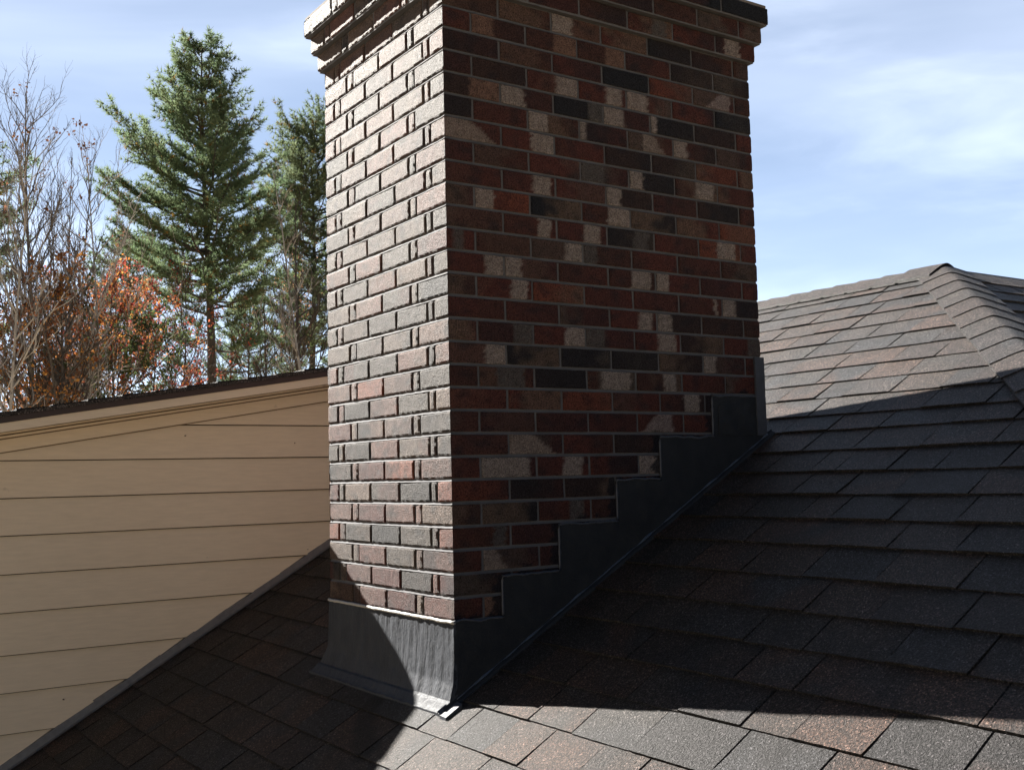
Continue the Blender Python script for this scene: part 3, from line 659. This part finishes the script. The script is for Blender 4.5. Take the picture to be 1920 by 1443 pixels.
# stepped metal flashing where the cheek meets the roof
fl = MB()
x = XD0 + 0.05; k = 0
while x < 2.4:
    L_ = U(0.125, 0.15); n = 6; t_ = 0.004 + 0.003 * (k % 2); ang = U(-0.003, 0.005); hh = U(0.030, 0.036)
    pv = None
    for i in range(n + 1):
        a_ = lerp(x - 0.012, x + L_, i / n); w_ = 0.0015 * nz(a_ * 33, k)
        lo = rz(a_) + 0.006; hi = lo + hh + w_ + lerp(ang, -ang, i / n)
        q = [fl.vert((a_, YW - 0.046 - t_ * .5, lo + 0.002)), fl.vert((a_, YW - 0.020 - t_, lo + 0.004)), fl.vert((a_, YW - 0.017 - t_, hi)), fl.vert((a_, YW - 0.004, hi + 0.001))]
        if pv:
            for j in range(3): fl.face((pv[j], q[j], q[j + 1], pv[j + 1]))
        pv = q
    x += L_; k += 1
fl.build("wall_flashing", M_ZINC, dormer)
for px_, pz_ in ((0.40, 0.60), (-0.117, 0.635), (0.46, 0.10), (0.13, -0.135), (-0.62, -0.45)):
    nl = MB(); nl.tube([(px_, YW - 0.004, pz_), (px_ + 0.001, YW - 0.0145, pz_)], [0.003, 0.002], 7)
    nl.build("nail_head", M_NAIL, dormer)

# ------------------------------------------------------------------ the rest of the house, below the roof
hw = MB()
ez = rz(-3.6)
hw.prism([(-3.3, -5.6), (8.6, -5.6), (8.6, ez - 0.05), (-3.3, ez - 0.05)], lambda p, t: (p[0], t, p[1]), -5.8, 6.3)
attach(hw.build("outer_wall", M_SID), house)
gt = MB()
gt.box(-3.64, -3.60, -6.2, 6.4, ez - 0.17, ez - 0.012)
gt.box(-3.6, -3.3, -6.1, 6.3, ez - 0.06, ez - 0.045)
attach(gt.build("eave_board", M_SID), house)

# ------------------------------------------------------------------ ground
gd = MB(); n = 30
for i in range(n):
    for j in range(n):
        f_ = lambda a: (a / n - 0.5) * 1600
        gd.quad((f_(i), f_(j), -5.61), (f_(i + 1), f_(j), -5.61), (f_(i + 1), f_(j + 1), -5.61), (f_(i), f_(j + 1), -5.61))
M_GR, t_, p_, o_ = mat("leaf_strewn_dry_lawn"); co = objco(t_); f1_ = tnoise(t_, co, 0.35, 5); f2_ = tnoise(t_, co, 14, 3)
c = mixrgb(t_, ramp(t_, f1_, [(0.4, 0), (0.6, 1)]), (0.26, 0.215, 0.13), (0.36, 0.26, 0.165)); c = mixrgb(t_, 1.0, c, ramp(t_, f2_, [(0.3, 0.6), (0.7, 1.4)]), 'MULTIPLY')
t_.links.new(c, p_.inputs['Base Color']); p_.inputs['Roughness'].default_value = 0.95; bump(t_, p_, f2_, 0.5, 0.05)
g_ = gd.build("ground", M_GR); tag(g_, kind="structure")
#TREES
M_PBARK = bark_mat("pine_bark", (0.035, 0.028, 0.024), (0.09, 0.075, 0.065)); M_BARK = bark_mat("grey_bark", (0.07, 0.06, 0.055), (0.16, 0.145, 0.135))
M_BIRCH = bark_mat("white_birch_bark", (0.20, 0.19, 0.185), (0.42, 0.40, 0.385), 9, (0.10, 0.085, 0.08)); M_DBARK = bark_mat("dark_bark", (0.028, 0.022, 0.02), (0.07, 0.058, 0.05))
M_NEED = leaf_mat("pine_needles", 0.5); M_LEAF = leaf_mat("autumn_leaves", 0.55)
def at(u, D):
    d = F + R2 * ((u - 960) / 2046.77) - U2 * ((905 - 721.5) / 2046.77); d.z = 0; d.normalize()
    return CAM.x + d.x * D, CAM.y + d.y * D
GZ = -5.62
def zpx(v, D): return CAM.z + D * (905 - v) / 2046.77
def rdir():
    z = U(-1, 1); a = U(0, 2 * math.pi); r = math.sqrt(1 - z * z); return Vector((r * math.cos(a), r * math.sin(a), z))
def interp(x, tab):
    if x <= tab[0][0]: return tab[0][1]
    for k in range(len(tab) - 1):
        if x <= tab[k + 1][0]: return lerp(tab[k][1], tab[k + 1][1], (x - tab[k][0]) / (tab[k + 1][0] - tab[k][0]))
    return tab[-1][1]
RIGHT = Vector((R2.x, R2.y, 0)).normalized()
def tuft(mb, p, d, col, n=9, L=0.14, w_=0.027):
    for _ in range(n):
        v = (d * 0.75 + rdir() * 0.85).normalized(); s_ = v.cross(rdir()).normalized() * w_ * 0.5; l = L * U(0.7, 1.15)
        i0 = mb.vert(p + s_, col); i1 = mb.vert(p - s_, col); i2 = mb.vert(p + v * l, col); mb.face((i0, i1, i2))
def pine(u, D, vtop, vbot, left, right, rad, label, group, seed, dens=1.0, green=((0.085, 0.14, 0.075), (0.20, 0.245, 0.135))):
    random.seed(seed); X, Y = at(u, D); zt = zpx(vtop, D)
    root = empty("pine_tree", (X, Y, GZ)); tag(root, label, "tree", group)
    tr = MB(); cr = MB(); H = zt - GZ
    tp_ = lambda z: Vector((0.12 * math.sin(z * 0.35 + seed), 0.12 * math.cos(z * 0.3), z))
    tr.tube([tp_(H * k / 16) for k in range(17)], [lerp(rad, 0.015, (k / 16) ** 0.9) for k in range(17)], 8)
    z = zpx(vbot, D) - GZ; lb = MB(); m = 0
    while z < H - 0.1:
        v_here = 905 - (z + GZ - CAM.z) * 2046.77 / D
        t = max(0.0, (vbot - v_here) / (vbot - vtop))           # 0 at the lowest limb, 1 at the top
        nb = random.choice([5, 5, 6, 7]) if t > 0.2 else random.choice([2, 3, 3])
        a0 = U(0, 6.28)
        for b in range(nb):
            az = a0 + 6.283 * b / nb + U(-0.35, 0.35); out = Vector((math.cos(az), math.sin(az), 0)); cs = out.dot(RIGHT)
            Lm = lerp(interp(v_here, left), interp(v_here, right), (cs + 1) / 2) * D / 2046.77
            L = max(0.25, Lm * (U(0.80, 1.12) if rnd() < 0.5 else U(0.35, 0.8))); el = lerp(0.02, 0.95, t ** 1.2) + U(-0.30, 0.30)
            base = tp_(z + U(-0.12, 0.12)); pts = []; n = 8
            for k in range(n + 1):
                q = k / n; pts.append(base + out * (L * q * math.cos(el * (0.55 + 0.45 * q))) + Vector((0, 0, L * (q * math.sin(el) * 0.75 + 0.20 * q * q - 0.05 * math.sin(q * 3.1)))) + Vector((U(-.03, .03), U(-.03, .03), U(-.02, .02))) * L * q)
            r0 = 0.012 + 0.013 * L; lb.tube(pts, [lerp(r0, 0.005, k / n) for k in range(n + 1)], 4, cap=False)
            bare = t < 0.12 and rnd() < 0.7
            if bare:
                for _ in range(5):
                    q = U(0.3, 1); p = pts[min(n, int(q * n))]; dv = (out + rdir() * 0.9).normalized(); lb.tube([p, p + dv * L * U(.15, .3)], [0.007, 0.002], 3, cap=False)
                continue
            nbr = int((5 + L * 6.0) * dens); side = 1; shade_ = U(0.75, 1.2)
            for j in range(nbr):
                q = lerp(0.22 if t > 0.5 else 0.38, 1.0, (j + U(0, 1)) / nbr); kf = q * n; k = min(n - 1, int(kf)); p = pts[k].lerp(pts[k + 1], kf - k)
                side = -side; perp = Vector((-out.y, out.x, 0)) * side
                dv = (out * 0.75 + perp * U(0.3, 1.0) + Vector((0, 0, U(0.05, 0.75)))).normalized(); l = (0.20 + 0.30 * L * (1.15 - q)) * U(0.6, 1.4)
                l = min(l, 0.9)
                tip = p + dv * l + Vector((0, 0, 0.10 * l)); lb.tube([p, p.lerp(tip, 0.5) + Vector((0, 0, -0.02 * l)), tip], [0.006, 0.004, 0.002], 3, cap=False)
                nt_ = max(2, int(l / 0.075))
                for i in range(nt_):
                    qq = (i + 1) / nt_; c_ = mixc(green[0], green[1], max(0, min(1, shade_ - 0.5 + U(-0.25, 0.25)))); pp = p.lerp(tip, qq)
                    if rnd() < 0.035: c_ = (0.20, 0.13, 0.04, 1)
                    tuft(cr, pp + rdir() * 0.03, (dv + Vector((0, 0, 0.5))).normalized(), c_, n=9, L=0.18)
        z += U(0.26, 0.42) / max(0.6, dens) * (1.0 if t > 0.2 else 1.5); m += 1
    tr.build("trunk", M_PBARK, root, smooth=True); lb.build("limbs", M_PBARK, root); cr.build("crown", M_NEED, root)
    return root
LEAFK = 1.9
def broad(name, u, D, vtop, label, seed, group=None, rad=0.10, bark=None, leaves=0, cols=((0.3, 0.06, 0.03),), spread=0.35, lean=0.0, v0=760, nprim=26, size=0.062, curve=0.0, lo=0, cat="tree", rise=0.8, twig=4, vleaf=None):
    random.seed(seed); X, Y = at(u, D); H = zpx(vtop, D) - GZ; zb = zpx(v0 + 140, D) - GZ
    root = empty(name, (X, Y, GZ)); tag(root, label, cat, group); bark = bark or M_BARK
    tr = MB(); lf = MB(); tips = []
    def tp_(z):
        q = z / H; s_ = (z - zb) / (H - zb)
        return Vector((0.10 * math.sin(z * 0.55 + seed), 0.10 * math.cos(z * 0.6 + seed * 2), z)) + RIGHT * (lean * s_ * (H - zb) + curve * math.sin(s_ * 2.6))
    tr.tube([tp_(H * k / 22) for k in range(23)], [lerp(rad, 0.006, (k / 22)) for k in range(23)], 7)
    def grow(p, d, L, r, lev):
        n = 5 if lev < 2 else 3; pts = [p]; q = d.copy()
        for k in range(n):
            q = (q + rdir() * (0.20 if lev < 2 else 0.28) + Vector((0, 0, 0.09))).normalized(); pts.append(pts[-1] + q * L / n)
        tr.tube(pts, [lerp(r, r * 0.35, k / n) for k in range(n + 1)], 4 if lev < 1 else 3, cap=False)
        if lev < 2:
            nc = [5, twig][lev]
            for c in range(nc):
                k = random.randint(1, n); dd = (q * 0.9 + rdir() * 0.75 + Vector((0, 0, 0.25))).normalized(); grow(pts[k], dd, L * U(0.38, 0.62), r * 0.5, lev + 1)
        for k in range(1, n + 1): tips.append((pts[k], lev))
    for i in range(nprim):
        z = lerp(max(0.5, zb + lo), H * 0.985, (i + U(0, 1)) / nprim); t = (z - zb) / (H - zb)
        az = U(0, 6.28); L = (H - zb) * spread * (1.12 - 0.85 * t) * U(0.6, 1.1); d = Vector((math.cos(az), math.sin(az), rise + U(-0.2, 0.4))).normalized()
        grow(tp_(z), d, L, 0.010 + rad * 0.28 * (1 - t), 0)
    if leaves:
        for _ in range(int(leaves * LEAFK)):
            if _ % 9 == 0: p, lev = random.choice(tips); c0_ = random.choice(cols)
            c = c0_ if rnd() < 0.7 else random.choice(cols); c = mixc(c, tuple(x * 0.55 for x in c), rnd())
            q = p + rdir() * 0.13 * rnd() ** 0.5; zl = 905 - (q.z + GZ - CAM.z) * 2046.77 / D
            a = rdir(); b = a.cross(rdir()).normalized(); s_ = size * U(0.6, 1.3)
            i0 = [lf.vert(q + a * s_ * x + b * s_ * y, c) for x, y in ((-.5, 0), (0, -.42), (.6, 0), (0, .42))]; lf.face(i0)
    tr.build("trunk", bark, root, smooth=False)
    if leaves: lf.build("crown", M_LEAF, root)
    return root
# the big pine and its darker neighbour
pine(388, 32, 84, 735, [(50, 20), (130, 50), (190, 85), (250, 100), (300, 140), (340, 185), (400, 195), (500, 200), (600, 170), (700, 130)],
     [(50, 16), (120, 50), (200, 85), (260, 120), (310, 125), (370, 165), (460, 175), (540, 140), (600, 120), (700, 140)], 0.26, "tall pine rising highest above the dormer roof, dense green crown on one dark trunk", None, 5)
pine(586, 37, 250, 800, [(250, 30), (290, 100), (350, 125), (450, 130), (560, 110), (760, 90)], [(200, 25), (240, 80), (300, 100), (420, 110), (560, 90), (760, 60)], 0.22, "darker pine half hidden behind the chimney, right of the tallest pine", None, 9, 1.0, ((0.08, 0.12, 0.065), (0.18, 0.21, 0.115)))
pine(-95, 27, 300, 780, [(290, 20), (400, 100), (600, 120), (780, 120)], [(290, 20), (360, 90), (420, 128), (600, 110), (780, 110)], 0.18, "pine at the left picture edge, only its bough tips reaching into view", None, 14, 0.9)
pine(235, 40, 455, 800, [(440, 10), (500, 60), (560, 90), (800, 90)], [(440, 10), (500, 60), (560, 90), (800, 90)], 0.12, "small pine growing in front of the birches, left of the tallest pine", None, 21, 0.8)
pine(470, 44, 560, 830, [(550, 10), (640, 75), (800, 120)], [(550, 10), (640, 75), (800, 120)], 0.12, "low young pine at the roof edge, right of the tallest pine's trunk", None, 33, 0.8)
WT = ((0.10, 0.05, 0.035), (0.16, 0.08, 0.05))
broad("birch_tree", 48, 24, 215, "tall slender birch, leafless, tallest of the bare trees at the left edge", 41, rad=0.10, bark=M_BARK, spread=0.34, nprim=44, leaves=160, cols=((0.16, 0.08, 0.04),), twig=5, rise=1.2)
broad("birch_tree", 2, 22, 310, "leaning pale birch crossing the left edge of the picture", 43, rad=0.065, bark=M_BIRCH, spread=0.34, nprim=26, lean=0.10, rise=1.2, leaves=60, cols=WT)
broad("bare_tree", 96, 27, 350, "thin grey bare tree, straight, just right of the tallest birch", 47, rad=0.06, spread=0.20, nprim=24, rise=2.0)
broad("bare_tree", 118, 26, 325, "second thin bare tree of the close bundle, slightly taller and leaning right", 48, rad=0.06, spread=0.18, nprim=22, lean=0.03, rise=2.2)
broad("bare_tree", 140, 29, 310, "bare tree with dark stem between the thin bundle and the forked birch", 49, rad=0.07, spread=0.24, nprim=24, lean=0.05, rise=1.6, bark=M_DBARK)
broad("birch_tree", 178, 25, 300, "forked pale birch with upswept bare limbs, left of the tallest pine", 53, rad=0.065, bark=M_BIRCH, spread=0.36, nprim=30, lean=-0.02, rise=1.3, leaves=120, cols=WT)
broad("birch_tree", 100, 23, 380, "birch leaning right across the bare bundle, white limbs", 57, rad=0.05, bark=M_BIRCH, spread=0.25, nprim=18, lean=0.28, rise=1.4)
broad("bare_tree", 562, 30, 360, "dark straight bare trunk in front of the darker pine", 61, rad=0.13, bark=M_DBARK, spread=0.22, nprim=26, rise=1.0)
broad("birch_tree", 600, 26, 300, "white birch trunk curving down beside the chimney's left edge", 63, rad=0.07, bark=M_BIRCH, spread=0.20, nprim=20, lean=-0.17, curve=0.15, rise=1.2)
broad("bare_tree", 500, 34, 420, "twiggy bare tree between the tallest pine and the dark trunk", 67, rad=0.07, bark=M_DBARK, spread=0.40, nprim=26, rise=0.9, leaves=150, cols=((0.12, 0.06, 0.03),))
broad("bare_tree", 440, 36, 500, "low spreading bare tree beside the tallest pine's lower trunk", 69, rad=0.07, bark=M_DBARK, spread=0.50, nprim=24, rise=0.7)
broad("bare_tree", 340, 30, 470, "dark bare sapling close to the left of the tallest pine's trunk", 71, rad=0.06, bark=M_DBARK, spread=0.30, nprim=22, rise=0.9, leaves=200, cols=((0.22, 0.06, 0.03),))
# autumn foliage
RD = ((0.33, 0.06, 0.045), (0.42, 0.11, 0.06), (0.22, 0.06, 0.05)); OG = ((0.52, 0.21, 0.06), (0.58, 0.29, 0.08), (0.36, 0.13, 0.05)); BR = ((0.28, 0.16, 0.10), (0.36, 0.17, 0.10), (0.20, 0.12, 0.085))
broad("maple_tree", 215, 26, 535, "red leaved maple, brightest red, below and left of the tallest pine", 81, rad=0.07, bark=M_DBARK, spread=0.50, nprim=26, leaves=2000, cols=RD + OG, rise=0.6)
broad("maple_tree", 290, 29, 550, "orange red maple directly left of the tallest pine's trunk", 83, rad=0.07, bark=M_DBARK, spread=0.50, nprim=26, leaves=1900, cols=RD + OG[:1] + BR[:1], rise=0.6)
broad("oak_tree", 105, 22, 520, "rust brown leaved tree with a forked dark trunk, under the bare bundle", 85, rad=0.10, bark=M_DBARK, spread=0.42, nprim=28, leaves=1300, cols=BR + OG, rise=0.9)
broad("maple_tree", 30, 25, 590, "orange leaved bush like maple at the lower left of the trees", 87, rad=0.05, bark=M_DBARK, spread=0.65, nprim=20, leaves=3200, cols=OG + OG + BR[:1], rise=0.6)
broad("maple_tree", 152, 27, 600, "yellow orange maple standing between the rust brown and red trees", 89, rad=0.05, bark=M_DBARK, spread=0.60, nprim=18, leaves=2400, cols=OG + OG + BR[:1], rise=0.6)
broad("maple_tree", 345, 34, 560, "crimson low maple just left of the tallest pine's foot", 91, rad=0.05, bark=M_DBARK, spread=0.55, nprim=18, leaves=1200, cols=RD + BR, rise=0.6)
broad("maple_tree", 60, 30, 540, "dull red thin maple behind the orange bush", 93, rad=0.05, bark=M_DBARK, spread=0.5, nprim=18, leaves=900, cols=RD + BR + BR, rise=0.7)
GN = ((0.07, 0.10, 0.04), (0.12, 0.15, 0.06), (0.05, 0.07, 0.03))
broad("green_shrub", 230, 24, 640, "green leaved shrub along the roof edge under the red maple", 95, rad=0.04, bark=M_DBARK, spread=0.9, nprim=16, leaves=1600, cols=GN, rise=0.5, cat="shrub")
broad("green_shrub", 540, 33, 570, "dusty green shrub along the roof edge near the chimney", 97, rad=0.04, bark=M_DBARK, spread=0.8, nprim=20, leaves=1600, cols=GN + BR[:1], rise=0.6, cat="shrub")
